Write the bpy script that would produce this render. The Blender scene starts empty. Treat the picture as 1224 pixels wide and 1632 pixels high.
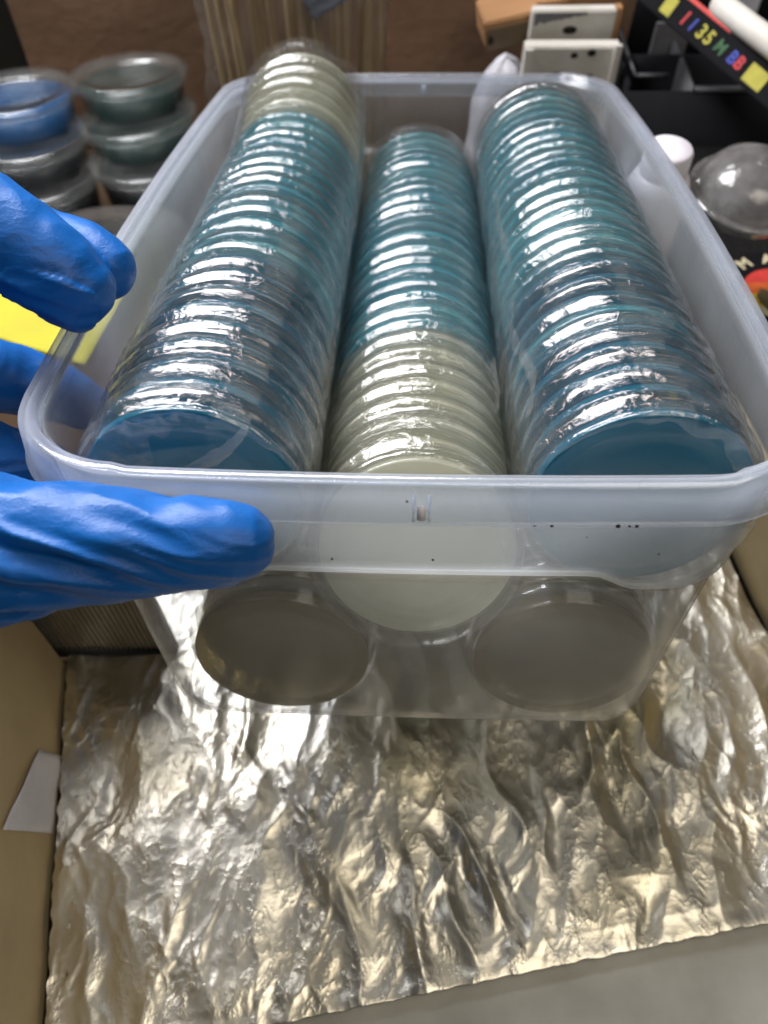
import bpy, math, random
import numpy as np
from mathutils import Vector, Matrix, noise
random.seed(7); rng = np.random.default_rng(7)
SC = bpy.context.scene; COL = SC.collection
MM = 0.001

# ------------------------------------------------------------------ camera, world, lamps
PITCH = math.radians(55.5); CZ = 518.6
cam = bpy.data.cameras.new('camera'); camo = bpy.data.objects.new('camera', cam); COL.objects.link(camo)
camo.location = (0, -216*MM, CZ*MM); camo.rotation_euler = (math.radians(90)-PITCH, 0, 0)
cam.sensor_fit = 'VERTICAL'; cam.sensor_height = 36; cam.lens = 1294.5/1632*36
cam.clip_start = 0.01; cam.clip_end = 50
cam.dof.use_dof = True; cam.dof.focus_distance = 0.33; cam.dof.aperture_fstop = 8.5
SC.camera = camo
SC.render.resolution_x = 768; SC.render.resolution_y = 1024
w = bpy.data.worlds.new('World'); SC.world = w; w.use_nodes = True
w.node_tree.nodes['Background'].inputs[0].default_value = (0.62, 0.66, 0.72, 1)
w.node_tree.nodes['Background'].inputs[1].default_value = 0.05
SC.view_settings.view_transform = 'Standard'; SC.view_settings.look = 'None'
SC.view_settings.exposure = 0; SC.view_settings.gamma = 1
SC.cycles.max_bounces = 14; SC.cycles.transparent_max_bounces = 48
SC.cycles.diffuse_bounces = 4; SC.cycles.glossy_bounces = 5; SC.cycles.transmission_bounces = 8
SC.cycles.caustics_reflective = True; SC.cycles.caustics_refractive = False
SC.cycles.use_denoising = True
SC.cycles.use_adaptive_sampling = True; SC.cycles.adaptive_threshold = 0.025
SC.cycles.sample_clamp_indirect = 6

def lamp(name, loc, target, sx, sy, power, col):
    l = bpy.data.lights.new(name, 'AREA'); l.shape = 'RECTANGLE'; l.size = sx; l.size_y = sy
    l.energy = power; l.color = col
    o = bpy.data.objects.new(name, l); COL.objects.link(o); o.location = loc
    o.rotation_euler = (Vector(target)-Vector(loc)).to_track_quat('-Z', 'Y').to_euler(); return o
lamp('panel_lamp', (-0.42, 0.74, 1.12), (0, 0.15, 0.2), 1.05, 0.60, 56, (1.0, 0.985, 1.0))
lamp('bench_lamp', (0.42, -0.42, 1.15), (-0.05, -0.05, 0.0), 0.75, 0.55, 4.2, (1.0, 0.91, 0.76))

# ------------------------------------------------------------------ materials
def nm(name):
    m = bpy.data.materials.new(name); m.use_nodes = True
    nt = m.node_tree; nt.nodes.clear()
    return m, nt, nt.nodes.new('ShaderNodeOutputMaterial')
def N(nt, t, **kw):
    n = nt.nodes.new('ShaderNode'+t)
    for k, v in kw.items():
        if hasattr(n, k): setattr(n, k, v)
        else: n.inputs[k].default_value = v
    return n
def rgb(c): return (c[0], c[1], c[2], 1)
def tex(nt, scale, detail=4, rough=.55, stretch=(1,1,1), kind='Noise'):
    tc = N(nt, 'TexCoord'); mp = N(nt, 'Mapping'); mp.inputs['Scale'].default_value = stretch
    nt.links.new(tc.outputs['Object'], mp.inputs[0])
    t = N(nt, 'Tex'+kind); t.inputs['Scale'].default_value = scale
    if kind == 'Noise': t.inputs['Detail'].default_value = detail; t.inputs['Roughness'].default_value = rough
    nt.links.new(mp.outputs[0], t.inputs['Vector']); return t
def ridged(nt, scale, detail=4, stretch=(1,1,1), dim=.7):
    t = tex(nt, scale, detail, .5, stretch); t.noise_type = 'RIDGED_MULTIFRACTAL'; t.inputs['Roughness'].default_value = dim
    t.inputs['Lacunarity'].default_value = 2.1; t.inputs['Offset'].default_value = .9; t.inputs['Gain'].default_value = 1.6; t.normalize = True; return t
def bump(nt, src, dist, strength=1.0, prev=None):
    b = N(nt, 'Bump'); b.inputs['Distance'].default_value = dist; b.inputs['Strength'].default_value = strength
    nt.links.new(src, b.inputs['Height'])
    if prev: nt.links.new(prev.outputs[0], b.inputs['Normal'])
    return b
def ramp(nt, src, stops):
    r = N(nt, 'ValToRGB'); e = r.color_ramp.elements
    e[0].position = stops[0][0]; e[0].color = rgb(stops[0][1]); e[1].position = stops[-1][0]; e[1].color = rgb(stops[-1][1])
    for p, c in stops[1:-1]:
        x = e.new(p); x.color = rgb(c)
    nt.links.new(src, r.inputs[0]); return r
def solid(name, col, rough=.5, metal=0, col2=None, nscale=60, bscale=None, bdist=.0003, spec=.5, sss=0, stretch=(1,1,1), coat=0, alpha=1, sheen=0):
    m, nt, out = nm(name); p = N(nt, 'BsdfPrincipled')
    p.inputs['Roughness'].default_value = rough; p.inputs['Metallic'].default_value = metal
    p.inputs['Specular IOR Level'].default_value = spec; p.inputs['Coat Weight'].default_value = coat
    if sheen: p.inputs['Sheen Weight'].default_value = sheen
    if col2 is None: col2 = tuple(c*.78 for c in col)
    t = tex(nt, nscale, stretch=stretch); r = ramp(nt, t.outputs['Fac'], [(.3, col2), (.68, col)])
    nt.links.new(r.outputs[0], p.inputs['Base Color'])
    if bscale:
        t2 = tex(nt, bscale, 5, stretch=stretch); b = bump(nt, t2.outputs['Fac'], bdist)
        nt.links.new(b.outputs[0], p.inputs['Normal'])
    nt.links.new(p.outputs[0], out.inputs[0]); return m
def schlick(nt, f0, mx=1.0, normal=None):
    lw = N(nt, 'LayerWeight'); lw.inputs['Blend'].default_value = .5
    if normal: nt.links.new(normal.outputs[0], lw.inputs['Normal'])
    pw = N(nt, 'Math', operation='POWER'); pw.inputs[1].default_value = 4.0
    nt.links.new(lw.outputs['Facing'], pw.inputs[0])
    ma = N(nt, 'MapRange'); ma.inputs['To Min'].default_value = f0; ma.inputs['To Max'].default_value = mx
    nt.links.new(pw.outputs[0], ma.inputs[0]); return ma
def clear(name, tint=(.97,.98,.98), f0=.06, rough=.08, haze=.04, hazecol=(.85,.88,.9), mx=.75, bumps=None, transl=.5, grazing=False):
    """clear thin plastic: see-through, glossy by angle, with a little milky haze"""
    m, nt, out = nm(name); prev = None
    for bb in (bumps or ()):
        if bb[0] == 'r': sc, dist, st = bb[1:]; t = ridged(nt, sc, 4, st)
        else: sc, dist, st = bb; t = tex(nt, sc, 5, .6, st)
        prev = bump(nt, t.outputs['Fac'], dist, 1, prev)
    tr = N(nt, 'BsdfTransparent'); tr.inputs[0].default_value = rgb(tint)
    df = N(nt, 'BsdfDiffuse'); df.inputs[0].default_value = rgb(hazecol)
    tl = N(nt, 'BsdfTranslucent'); tl.inputs[0].default_value = rgb(hazecol)
    dm = N(nt, 'MixShader'); dm.inputs[0].default_value = transl
    nt.links.new(df.outputs[0], dm.inputs[1]); nt.links.new(tl.outputs[0], dm.inputs[2])
    m1 = N(nt, 'MixShader')
    if isinstance(haze, tuple):
        t = tex(nt, haze[2], 4, .6, haze[3] if len(haze) > 3 else (1,1,1))
        mr = N(nt, 'MapRange'); mr.inputs['From Min'].default_value = .35; mr.inputs['From Max'].default_value = .7
        mr.inputs['To Min'].default_value = haze[0]; mr.inputs['To Max'].default_value = haze[1]
        nt.links.new(t.outputs['Fac'], mr.inputs[0]); nt.links.new(mr.outputs[0], m1.inputs[0])
    else: m1.inputs[0].default_value = haze
    if grazing:      # longer path through the milky plastic when seen at an angle: 1-(1-h)^(1/cos)
        lw = N(nt, 'LayerWeight'); lw.inputs['Blend'].default_value = .5
        c1 = N(nt, 'Math', operation='SUBTRACT'); c1.inputs[0].default_value = 1.04; nt.links.new(lw.outputs['Facing'], c1.inputs[1])
        c2 = N(nt, 'Math', operation='DIVIDE'); c2.inputs[0].default_value = 1; nt.links.new(c1.outputs[0], c2.inputs[1])
        c3 = N(nt, 'Math', operation='SUBTRACT'); c3.inputs[0].default_value = 1; nt.links.new(mr.outputs[0], c3.inputs[1])
        c4 = N(nt, 'Math', operation='POWER'); nt.links.new(c3.outputs[0], c4.inputs[0]); nt.links.new(c2.outputs[0], c4.inputs[1])
        c5 = N(nt, 'Math', operation='SUBTRACT'); c5.inputs[0].default_value = 1; nt.links.new(c4.outputs[0], c5.inputs[1])
        nt.links.new(c5.outputs[0], m1.inputs[0])
    nt.links.new(tr.outputs[0], m1.inputs[1]); nt.links.new(dm.outputs[0], m1.inputs[2])
    gl = N(nt, 'BsdfGlossy'); gl.inputs['Roughness'].default_value = rough
    if prev:
        for n in (gl, df, tl): nt.links.new(prev.outputs[0], n.inputs['Normal'])
    m2 = N(nt, 'MixShader'); nt.links.new(schlick(nt, f0, mx, prev).outputs[0], m2.inputs[0])
    nt.links.new(m1.outputs[0], m2.inputs[1]); nt.links.new(gl.outputs[0], m2.inputs[2])
    nt.links.new(m2.outputs[0], out.inputs[0]); return m
def agar(name, col, see=.0, gloss=.06, rough=.25, transl=.5):
    m, nt, out = nm(name)
    t = tex(nt, 25, 3); r = ramp(nt, t.outputs['Fac'], [(.3, tuple(c*.86 for c in col)), (.7, col)])
    df = N(nt, 'BsdfDiffuse'); tl = N(nt, 'BsdfTranslucent'); tr = N(nt, 'BsdfTransparent')
    tr.inputs[0].default_value = rgb(tuple(min(1, c**.35) for c in col))
    nt.links.new(r.outputs[0], df.inputs[0]); nt.links.new(r.outputs[0], tl.inputs[0])
    a = N(nt, 'MixShader'); a.inputs[0].default_value = transl
    nt.links.new(df.outputs[0], a.inputs[1]); nt.links.new(tl.outputs[0], a.inputs[2])
    b = N(nt, 'MixShader'); b.inputs[0].default_value = see
    nt.links.new(a.outputs[0], b.inputs[1]); nt.links.new(tr.outputs[0], b.inputs[2])
    g = N(nt, 'BsdfGlossy'); g.inputs['Roughness'].default_value = rough
    c = N(nt, 'MixShader'); nt.links.new(schlick(nt, .04, .4).outputs[0], c.inputs[0])
    nt.links.new(b.outputs[0], c.inputs[1]); nt.links.new(g.outputs[0], c.inputs[2])
    nt.links.new(c.outputs[0], out.inputs[0]); return m

M = {}
M['tub_wall'] = clear('milky_polypropylene', (.97,.98,1), .05, .22, (.040,.065,26), (.68,.66,.58), .6, [(260,.00012,(1,1,1)),(14,.0006,(1,1,1))], .75, True)
M['tub_band'] = clear('milky_band', (.96,.98,1), .05, .28, (.09,.125,16), (.80,.83,.86), .5, [(260,.00015,(1,1,1)),(12,.0006,(1,1,1))], .75, True)
M['tub_rim'] = clear('milky_rim', (.96,.98,1), .07, .16, (.14,.20,20), (.80,.84,.94), .6, [(200,.00012,(1,1,1)),(22,.0006,(1,1,1))], .7, True)
M['lid'] = clear('clear_polystyrene_lid', (.985,.99,.99), .08, .09, .008, (.85,.9,.92), .7, [(350,.00006,(1,1,1))])
M['base'] = clear('clear_polystyrene_base', (.985,.99,.99), .05, .08, .005, (.85,.9,.92), .5)
M['film'] = clear('sleeve_film', (.985,.99,.99), .13, .10, (.0,.05,45), (.88,.9,.93), .7,
                  [(50,.0010,(1,.5,1)),('r',60,.00030,(1,1,1)),(420,.0002,(1,3,1))], .5)
M['film_fold'] = clear('gathered_film', (.98,.99,.99), .14, .12, (.02,.16,120), (.9,.93,.95), .8, [(180,.0015,(1,1,1))], .4)
M['film_blurry'] = clear('old_film', (.97,.97,.96), .06, .2, (.08,.18,60), (.45,.43,.40), .5, [(70,.001,(1,.3,1))], .5)
M['agar_blue'] = agar('blue_agar', (.004,.22,.36))
M['agar_blue_lit'] = agar('lit_blue_agar', (.06,.48,.60), .08)
M['agar_blue_hazed'] = agar('hazed_blue_agar', (.16,.62,.70), .25)
M['agar_cream'] = agar('cream_agar', (.93,.91,.76), .55)
M['agar_cream_shaded'] = agar('shaded_cream_agar', (.26,.18,.040), .35)  # cream agar darkened for the poor light in the bottom rows
M['glove'] = None
m, nt, out = nm('blue_nitrile'); p = N(nt, 'BsdfPrincipled'); p.inputs['Roughness'].default_value = .42
t = tex(nt, 30, 4); r = ramp(nt, t.outputs['Fac'], [(.3, (.002,.080,.31)), (.7, (.004,.105,.39))]); nt.links.new(r.outputs[0], p.inputs['Base Color'])
t1 = tex(nt, 38, 3, .5, (1,1,1)); b1 = bump(nt, t1.outputs['Fac'], .0004)
t4 = ridged(nt, 55, 3, (.5,1,1.4)); b1 = bump(nt, t4.outputs['Fac'], .00022, .8, b1)
t2 = tex(nt, 900, 3, .6); b2 = bump(nt, t2.outputs['Fac'], .00012, 1, b1)
nt.links.new(b2.outputs[0], p.inputs['Normal']); p.inputs['Specular IOR Level'].default_value = .35
nt.links.new(p.outputs[0], out.inputs[0]); M['glove'] = m
# aluminium foil
m, nt, out = nm('aluminium_foil'); p = N(nt, 'BsdfPrincipled'); p.inputs['Metallic'].default_value = 1
t = tex(nt, 9, 4); r = ramp(nt, t.outputs['Fac'], [(.3, (.74,.67,.51)), (.5, (.84,.80,.70)), (.72, (.73,.65,.43))]); nt.links.new(r.outputs[0], p.inputs['Base Color'])  # golden tints put warm reflected surroundings into the silver foil's colour
t3 = tex(nt, 14, 3); mr = N(nt, 'MapRange'); mr.inputs['To Min'].default_value = .24; mr.inputs['To Max'].default_value = .48
nt.links.new(t3.outputs['Fac'], mr.inputs[0]); nt.links.new(mr.outputs[0], p.inputs['Roughness'])
t1 = ridged(nt, 26, 5, (1,.7,1)); b1 = bump(nt, t1.outputs['Fac'], .0004)
v = ridged(nt, 75, 4, (.8,1,1)); b2 = bump(nt, v.outputs['Fac'], .00007, .8, b1)
t2 = tex(nt, 420, 4, .6); b3 = bump(nt, t2.outputs['Fac'], .00005, 1, b2)
nt.links.new(b3.outputs[0], p.inputs['Normal']); nt.links.new(p.outputs[0], out.inputs[0]); M['foil'] = m
M['cardboard'] = solid('brown_cardboard', (.30,.19,.125), .85, col2=(.26,.16,.10), nscale=60, bscale=60, bdist=.0008, stretch=(1,1,1.3), spec=.15)
M['tray_wall'] = solid('tan_board', (.62,.49,.28), .5, col2=(.46,.35,.19), nscale=11, bscale=25, bdist=.0006)
M['bench_front'] = solid('grey_laminate', (.60,.59,.53), .5, col2=(.40,.39,.34), nscale=16, bscale=200, bdist=.0002)
M['bench'] = solid('brown_bench', (.07,.045,.028), .9, spec=.05, nscale=12, bscale=60)
M['dark'] = solid('dark_backdrop', (.012,.012,.008), .8, nscale=5)
M['black'] = solid('black_plastic', (.008,.008,.010), .38, nscale=40, bscale=300, bdist=.0001, spec=.35)
M['matte_black'] = solid('matte_black_card', (.008,.008,.010), .8, nscale=40, spec=.12)
M['black_lighter'] = solid('lighter_black_edge', (.05,.05,.055), .5, col2=(.025,.025,.03), nscale=60)  # lighter grey-black for the crate's rim strips and one divider
M['mesh'] = solid('dark_wire', (.42,.38,.30), .4, metal=.6, nscale=80)
M['frame_black'] = solid('black_frame', (.012,.012,.012), .45)
M['white'] = solid('white_plastic', (.80,.76,.82), .35, col2=(.74,.70,.77), nscale=20)
M['white_card'] = solid('chipped_white_paint', (.68,.66,.62), .6, col2=(.55,.52,.46), nscale=30, bscale=120)
M['grey_wear'] = solid('grey_wear', (.17,.17,.18), .8, nscale=90)
M['paper'] = solid('white_paper', (.85,.84,.92), .7, nscale=20, bscale=40, bdist=.002)
M['kraft'] = solid('kraft_wood', (.48,.26,.12), .75, col2=(.36,.19,.085), nscale=18, stretch=(.3,1,3), bscale=60)
M['kraft_dark'] = solid('kraft_dark', (.17,.12,.07), .8, nscale=40)
M['stick'] = solid('bamboo_stick', (.62,.48,.27), .6, col2=(.32,.22,.11), nscale=50, stretch=(1,1,.15))
M['yellow'] = solid('yellow_sheet', (.42,.38,.002), .75, col2=(.36,.32,.002), nscale=12, bscale=20, bdist=.001)
M['cup'] = clear('clear_cup', (.93,.94,.94), .04, .12, (.03,.06,30), (.75,.75,.72), .5)
M['cup_lid'] = clear('clear_cup_lid', (.93,.94,.94), .035, .14, (.03,.07,30), (.75,.73,.70), .7, [(60,.0006,(1,1,1))])
M['liquid_dark'] = solid('dark_green_jelly', (.006,.035,.030), .25, nscale=30)
M['liquid_blue'] = solid('blue_jelly', (.002,.10,.30), .25, nscale=30)
M['liquid_black'] = solid('black_jelly', (.004,.007,.010), .25, nscale=30)
for k, c in dict(red=(.50,.02,.03), blue=(.02,.04,.35), yellow=(.42,.38,.03), green=(.01,.09,.02), orange=(.72,.14,.03), cream=(.62,.55,.36), brown=(.12,.09,.04), gold=(.72,.52,.05), redp=(.65,.05,.04)).items():
    M['p_'+k] = solid('print_'+k, c, .6, nscale=150)
M['speck'] = solid('dirt', (.02,.015,.01), .8)
M['jar'] = clear('clear_dome_plastic', (.80,.80,.80), .08, .12, (.15,.35,70), (.60,.58,.58), .8, [(70,.001,(1,1,1))])
M['dark_mat'] = solid('speckled_dark_mat', (.016,.015,.015), .9, col2=(.004,.004,.004), spec=.1, nscale=350, bscale=300)
M['label_blue'] = clear('bluish_film', (.55,.6,.7), .08, .15, (.35,.55,80), (.38,.42,.50), .6, [(90,.002,(1,1,1))])

# ------------------------------------------------------------------ mesh helpers (all input in millimetres)
def tag(o, label=None, cat=None, group=None, kind=None):
    if label: o['label'] = label
    if cat: o['category'] = cat
    if group: o['group'] = group
    if kind: o['kind'] = kind
    return o
def mk(name, V, F, mat, parent=None, smooth=True, mw=None):
    me = bpy.data.meshes.new(name); me.from_pydata([tuple(float(c)*MM for c in v) for v in V], [], F)
    if smooth: me.polygons.foreach_set('use_smooth', [True]*len(me.polygons))
    me.materials.append(mat); me.update()
    o = bpy.data.objects.new(name, me); COL.objects.link(o)
    if parent: o.parent = parent
    if mw is not None: o.matrix_world = mw
    return o
def empty(name, loc=(0,0,0), rz=0, mat=None):
    o = bpy.data.objects.new(name, None); COL.objects.link(o); o.empty_display_size = .01
    if mat is not None: o.matrix_world = mat
    else: o.location = [c*MM for c in loc]; o.rotation_euler = (0,0,rz)
    return o
def grid_faces(nu, nv, closeu=False, closev=False, off=0, flip=False):
    F = []
    for i in range(nu if closeu else nu-1):
        for j in range(nv if closev else nv-1):
            a = off+i*nv+j; b = off+((i+1)%nu)*nv+j; c = off+((i+1)%nu)*nv+(j+1)%nv; d = off+i*nv+(j+1)%nv
            F.append((a,d,c,b) if flip else (a,b,c,d))
    return F
def lathe(prof, n=64, axis='z', closed=False):
    V = []; 
    for k in range(n):
        a = 2*math.pi*k/n; c, s = math.cos(a), math.sin(a)
        for r, h in prof:
            V.append((r*c, r*s, h) if axis == 'z' else (r*c, h, r*s))
    return V, grid_faces(n, len(prof), True, closed)
def box(x0,x1,y0,y1,z0,z1, bev=0):
    V = []; F = []
    if bev <= 0:
        V = [(x,y,z) for x in (x0,x1) for y in (y0,y1) for z in (z0,z1)]
        F = [(0,1,3,2),(4,6,7,5),(0,4,5,1),(2,3,7,6),(0,2,6,4),(1,5,7,3)]
    else:
        import bmesh
        bm = bmesh.new(); bmesh.ops.create_cube(bm, size=1)
        for v in bm.verts:
            v.co = Vector(((x0+x1)/2+v.co.x*(x1-x0), (y0+y1)/2+v.co.y*(y1-y0), (z0+z1)/2+v.co.z*(z1-z0)))
        bmesh.ops.bevel(bm, geom=bm.edges[:], offset=bev, segments=2, affect='EDGES')
        bm.verts.index_update()
        V = [tuple(v.co) for v in bm.verts]; F = [tuple(v.index for v in f.verts) for f in bm.faces]; bm.free()
    return V, F
def join(*vf):
    V = []; F = []
    for v, f in vf:
        o = len(V); V += list(v); F += [tuple(i+o for i in q) for q in f]
    return V, F
def xf(vf, mat):
    return [tuple(mat @ Vector(v)) for v in vf[0]], vf[1]
def tube(pts, rad, n=16, flat=None, up=Vector((0,0,1)), caps=True):
    """tapered tube; rad list; flat = second radius along the depth direction"""
    P = [Vector(p) for p in pts]; V = []; rings = []
    flat = flat or rad
    def ring(c, t, a, b):
        s = t.cross(up); s = s.normalized() if s.length > 1e-6 else Vector((1,0,0)); u = s.cross(t).normalized()
        return [c+s*(b*math.cos(2*math.pi*k/n))+u*(a*math.sin(2*math.pi*k/n)) for k in range(n)]
    for i, c in enumerate(P):
        t = (P[min(i+1, len(P)-1)]-P[max(i-1, 0)]).normalized()
        if caps and i == 0:
            for q in (80, 60, 35):
                ph = math.radians(q); rings.append(ring(c-t*rad[0]*math.sin(ph), t, rad[0]*math.cos(ph), flat[0]*math.cos(ph)))
        rings.append(ring(c, t, rad[i], flat[i]))
        if caps and i == len(P)-1:
            for q in (35, 60, 80):
                ph = math.radians(q); rings.append(ring(c+t*rad[i]*math.sin(ph), t, rad[i]*math.cos(ph), flat[i]*math.cos(ph)))
    for r in rings: V += [tuple(v) for v in r]
    F = grid_faces(len(rings), n, False, True)
    F.append(tuple(range(n))); F.append(tuple(reversed([len(V)-n+k for k in range(n)])))
    return V, F

# tub frame -> world (the tub is held tipped up at the front)
TA = Matrix(((0.9992, 0.0376, -0.0102), (-0.0343, 0.9728, 0.229), (0.0185, -0.2285, 0.9734)))
C0 = Vector((1.224, -215.614, 367.774))
TT = Vector((0, -216, CZ)) - TA @ C0
TUB = Matrix.Translation(TT*MM) @ TA.to_4x4()
def T(p): return TA @ Vector(p) + TT       # mm -> mm

def wray(px, py):
    f = Vector((0, math.cos(PITCH), -math.sin(PITCH))); u = Vector((0, math.sin(PITCH), math.cos(PITCH)))
    return f+Vector((1,0,0))*((px-612)/1294.5)-u*((py-816)/1294.5)

# ------------------------------------------------------------------ setting
mk('bench', [(-900,-260,-12),(900,-260,-12),(900,1100,-12),(-900,1100,-12)], [(0,1,2,3)], M['bench'], smooth=False)['kind'] = 'structure'
V, F = box(-520, 620, -700, -209, -40, -8, 2)
Rz = Matrix.Rotation(math.atan2(50, 283), 4, 'Z')
V = [tuple(Rz @ Vector((x, y+30, z))) for x, y, z in V]
mk('work_surface', V, F, M['bench_front'], smooth=False)['kind'] = 'structure'
V, F = box(-1200, 1200, 700, 710, -50, 900); mk('backdrop_wall', V, F, M['dark'], smooth=False)['kind'] = 'structure'

# foil sheet
def foil():
    nu, nv = 520, 400
    p00, p10, p11, p01 = map(np.array, ((-178.,-217.), (292.,-134.), (240.,200.), (-226.,75.)))
    V = []
    for i in range(nu):
        u = i/(nu-1)
        for j in range(nv):
            v = j/(nv-1)
            p = (p00*(1-u)+p10*u)*(1-v) + (p01*(1-u)+p11*u)*v
            x, y = p
            wx = x+8*noise.noise((x*.03, y*.03, 5)); wy = y+8*noise.noise((x*.03, y*.03, 9))
            n0 = noise.noise((x/75, y/90, 2))
            am = .35+1.0*max(0, noise.noise((x/50, y/50, 11))+.25)
            h = 3*n0
            for kk, (ang, sx, sy, a_) in enumerate(((.12, 30, 85, 3.0), (-.22, 15, 46, 1.3), (.4, 9, 26, .45), (-.6, 6.5, 15, .16), (.3, 4.0, 10, .06))):
                cx_ = wx*math.cos(ang)+wy*math.sin(ang); cy_ = -wx*math.sin(ang)+wy*math.cos(ang)
                h += a_*(am if kk else 1)*(1-2.2*abs(noise.noise((cx_/sx, cy_/sy, kk*3.7))))
            d = noise.voronoi((wx/19, wy/30, 1))[0]; h += 1.0*am*(d[1]-d[0])
            e = min(v*24, 1); 
            edge = min(u, 1-u)
            h = h*(.4+.6*e) + 1.5*math.exp(-(v*40)**2)
            jit = (noise.noise((x/9, 2, 0))*1.2 if v < .02 else 0)
            jx = (noise.noise((3, y/8, 0))*2.0 if u < .02 else 0)
            V.append((x+jx, y+jit, h+1))
    # turned-down front hem
    base = len(V)
    for i in range(nu):
        x, y, z = V[i*nv]; V.append((x, y+.5, -5))
    F = grid_faces(nu, nv) + [(i*nv, base+i, base+i+1, (i+1)*nv) for i in range(nu-1)]
    o = mk('foil_sheet', V, F, M['foil'])
    tag(o, 'crumpled aluminium foil sheet lining the tan box under the tub', 'foil')
foil()

# shallow tan box round the foil
bx = empty('lined_box', (0,0,0)); tag(bx, 'tan board box whose sides stand either side of the foil', 'box')
def wallseg(a, b, th, h, name, parent, mat, z0=-2):
    a = Vector((*a, 0)); b = Vector((*b, 0)); d = (b-a).normalized(); n = Vector((d.y, -d.x, 0))*th
    L = (b-a).length; ns = 24; V = []
    for k in range(ns+1):
        c = a.lerp(b, k/ns); bow = Vector((d.y, -d.x, 0))*(1.2*noise.noise((k*.31, h, 0)))
        for q in ((0, z0), (0, h-1), (.12, h), (.88, h), (1, h-1), (1, z0)):
            V.append(tuple(c+bow+n*q[0]+Vector((0,0,q[1]))))
    F = grid_faces(ns+1, 6) + [tuple(range(6)), tuple(reversed(range(ns*6, ns*6+6)))]
    return mk(name, V, F, mat, parent, smooth=False)
wallseg((-219,14), (-178,-240), 9, 150, 'side_panel', bx, M['tray_wall'])
wallseg((298,-125), (247,190), 9, 80, 'side_panel', bx, M['tray_wall'])
V, F = [], []
# loose white paper leaning on the left panel
def paper():
    V = []; n = 14
    nrm = Vector((254, 41, 0)).normalized(); q0 = Vector((-219, 14, 0))
    def W(px, py, off=2.0):
        d = wray(px, py); o = Vector((0,-216,CZ)); return o+d*((q0+nrm*off-o).dot(nrm)/d.dot(nrm))
    pass
    p0, p1, p2, p3 = W(4,1322), W(82,1328), W(97,1205), W(62,1195)
    for i in range(n):
        for j in range(n):
            u, v = i/(n-1), j/(n-1)
            p = (p0*(1-u)+p1*u)*(1-v)+(p3*(1-u)+p2*u)*v
            V.append(tuple(p+Vector((.5+1.0*noise.noise((u*3, v*3, 2)), 0, 0))))
    o = mk('paper_scrap', V, grid_faces(n, n), M['paper'])
    md = o.modifiers.new('t', 'SOLIDIFY'); md.thickness = .0004
    tag(o, 'white paper scrap leaning on the left tan panel beside the foil', 'paper')
paper()

# ------------------------------------------------------------------ storage tub
def outline(W, L, rc, bow, y0, n=300):
    hx, hy = W/2, L/2; pts = []
    for (sx, sy, a0) in ((1,1,0),(-1,1,90),(-1,-1,180),(1,-1,270)):
        for a in np.radians(np.linspace(a0, a0+90, 16)):
            pts.append((sx*(hx-rc)+rc*np.cos(a), sy*(hy-rc)+rc*np.sin(a)))
    P = np.array(pts+[pts[0]]); s = np.r_[0, np.cumsum(np.linalg.norm(np.diff(P, axis=0), axis=1))]
    # same number of samples per side/corner at every level keeps the columns of vertices aligned
    key = [0]+[s[16*k+15] if q == 0 else (s[16*(k+1)] if k < 3 else s[-1]) for k in range(4) for q in (0,1)]
    t = []
    for k in range(8):
        m = 22 if k % 2 == 0 else (60 if k in (3,7) else 0) or 40
        t += list(np.linspace(key[k], key[k+1], m, endpoint=False))
    t = np.array(t); X = np.interp(t, s, P[:,0]); Y = np.interp(t, s, P[:,1])
    X2 = X*(1+bow/hx*(1-(Y/hy)**2)); Y2 = Y*(1+bow*.5/hy*(1-(X/hx)**2))
    return np.stack([X2, Y2+hy+y0], -1)
def wl(z, off=0):           # wall outline parameters by height
    f = z/190
    W = 247.5+(282-247.5)*f; L = 449+(490-449)*f; y0 = 25+(5-25)*f
    return (W+2*off, L+2*off, max(6, 26+14*f+off), 2+6.5*f, y0-off)
tub = empty('storage_tub', mat=TUB)
tag(tub, 'milky clear plastic storage tub full of wrapped petri dishes, front tipped up', 'storage tub')
def rings(levels):
    R = []
    for xy, z in levels:
        zz = z if hasattr(z, '__len__') else np.full(len(xy), z)
        R.append(np.c_[xy, zz])
    n = len(R[0]); V = np.stack(R, 1).reshape(-1, 3)
    return V, n, len(R)
def ss(a, b, x): 
    t = np.clip((x-a)/(b-a), 0, 1); return t*t*(3-2*t)
o0 = outline(*wl(0)); n0 = len(o0)
fr = (np.abs(o0[:,1]-o0[:,1].mean()) > 190)
zs = np.where(fr, 134-8.5*ss(62, 80, np.abs(o0[:,0]-8)), 125.5)
lv = []
for a in np.radians([0, 22, 45, 68, 90]):
    r = 11; z = r*(1-np.cos(a)); lv.append((outline(*wl(z, -r*(1-np.sin(a)))), z))
for k in range(1, 13): 
    f = k/12; z = 11+(zs-1.2-11)*f
    A = outline(*wl(0)); B = outline(*wl(190)); g = (z/190)[:, None]
    lv.append((A*(1-g)+B*g, z))
V, n, m = rings(lv)
F = grid_faces(n, m, True)
F.append(tuple(reversed([k*m for k in range(n)])))
lower = mk('lower_wall', V, F, M['tub_wall'], tub)
def blend(z, off):
    A = outline(*wl(0, off)); B = outline(*wl(190, off)); g = (z/190)[:, None]; return A*(1-g)+B*g
lv = [(blend(zs-1.2, 0), zs-1.2), (blend(zs-.6, 1.6), zs-.4), (blend(zs+.6, 3.0), zs+.8)]
for k in range(1, 9):
    z = zs+.8+(187-zs-.8)*k/8; lv.append((blend(z, 3.0-2.0*k/8), z))
V, n, m = rings(lv); upper = mk('upper_band', V, grid_faces(n, m, True), M['tub_band'], tub)
for o in (lower, upper):
    md = o.modifiers.new('thickness', 'SOLIDIFY'); md.thickness = .0014; md.offset = -1
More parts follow.
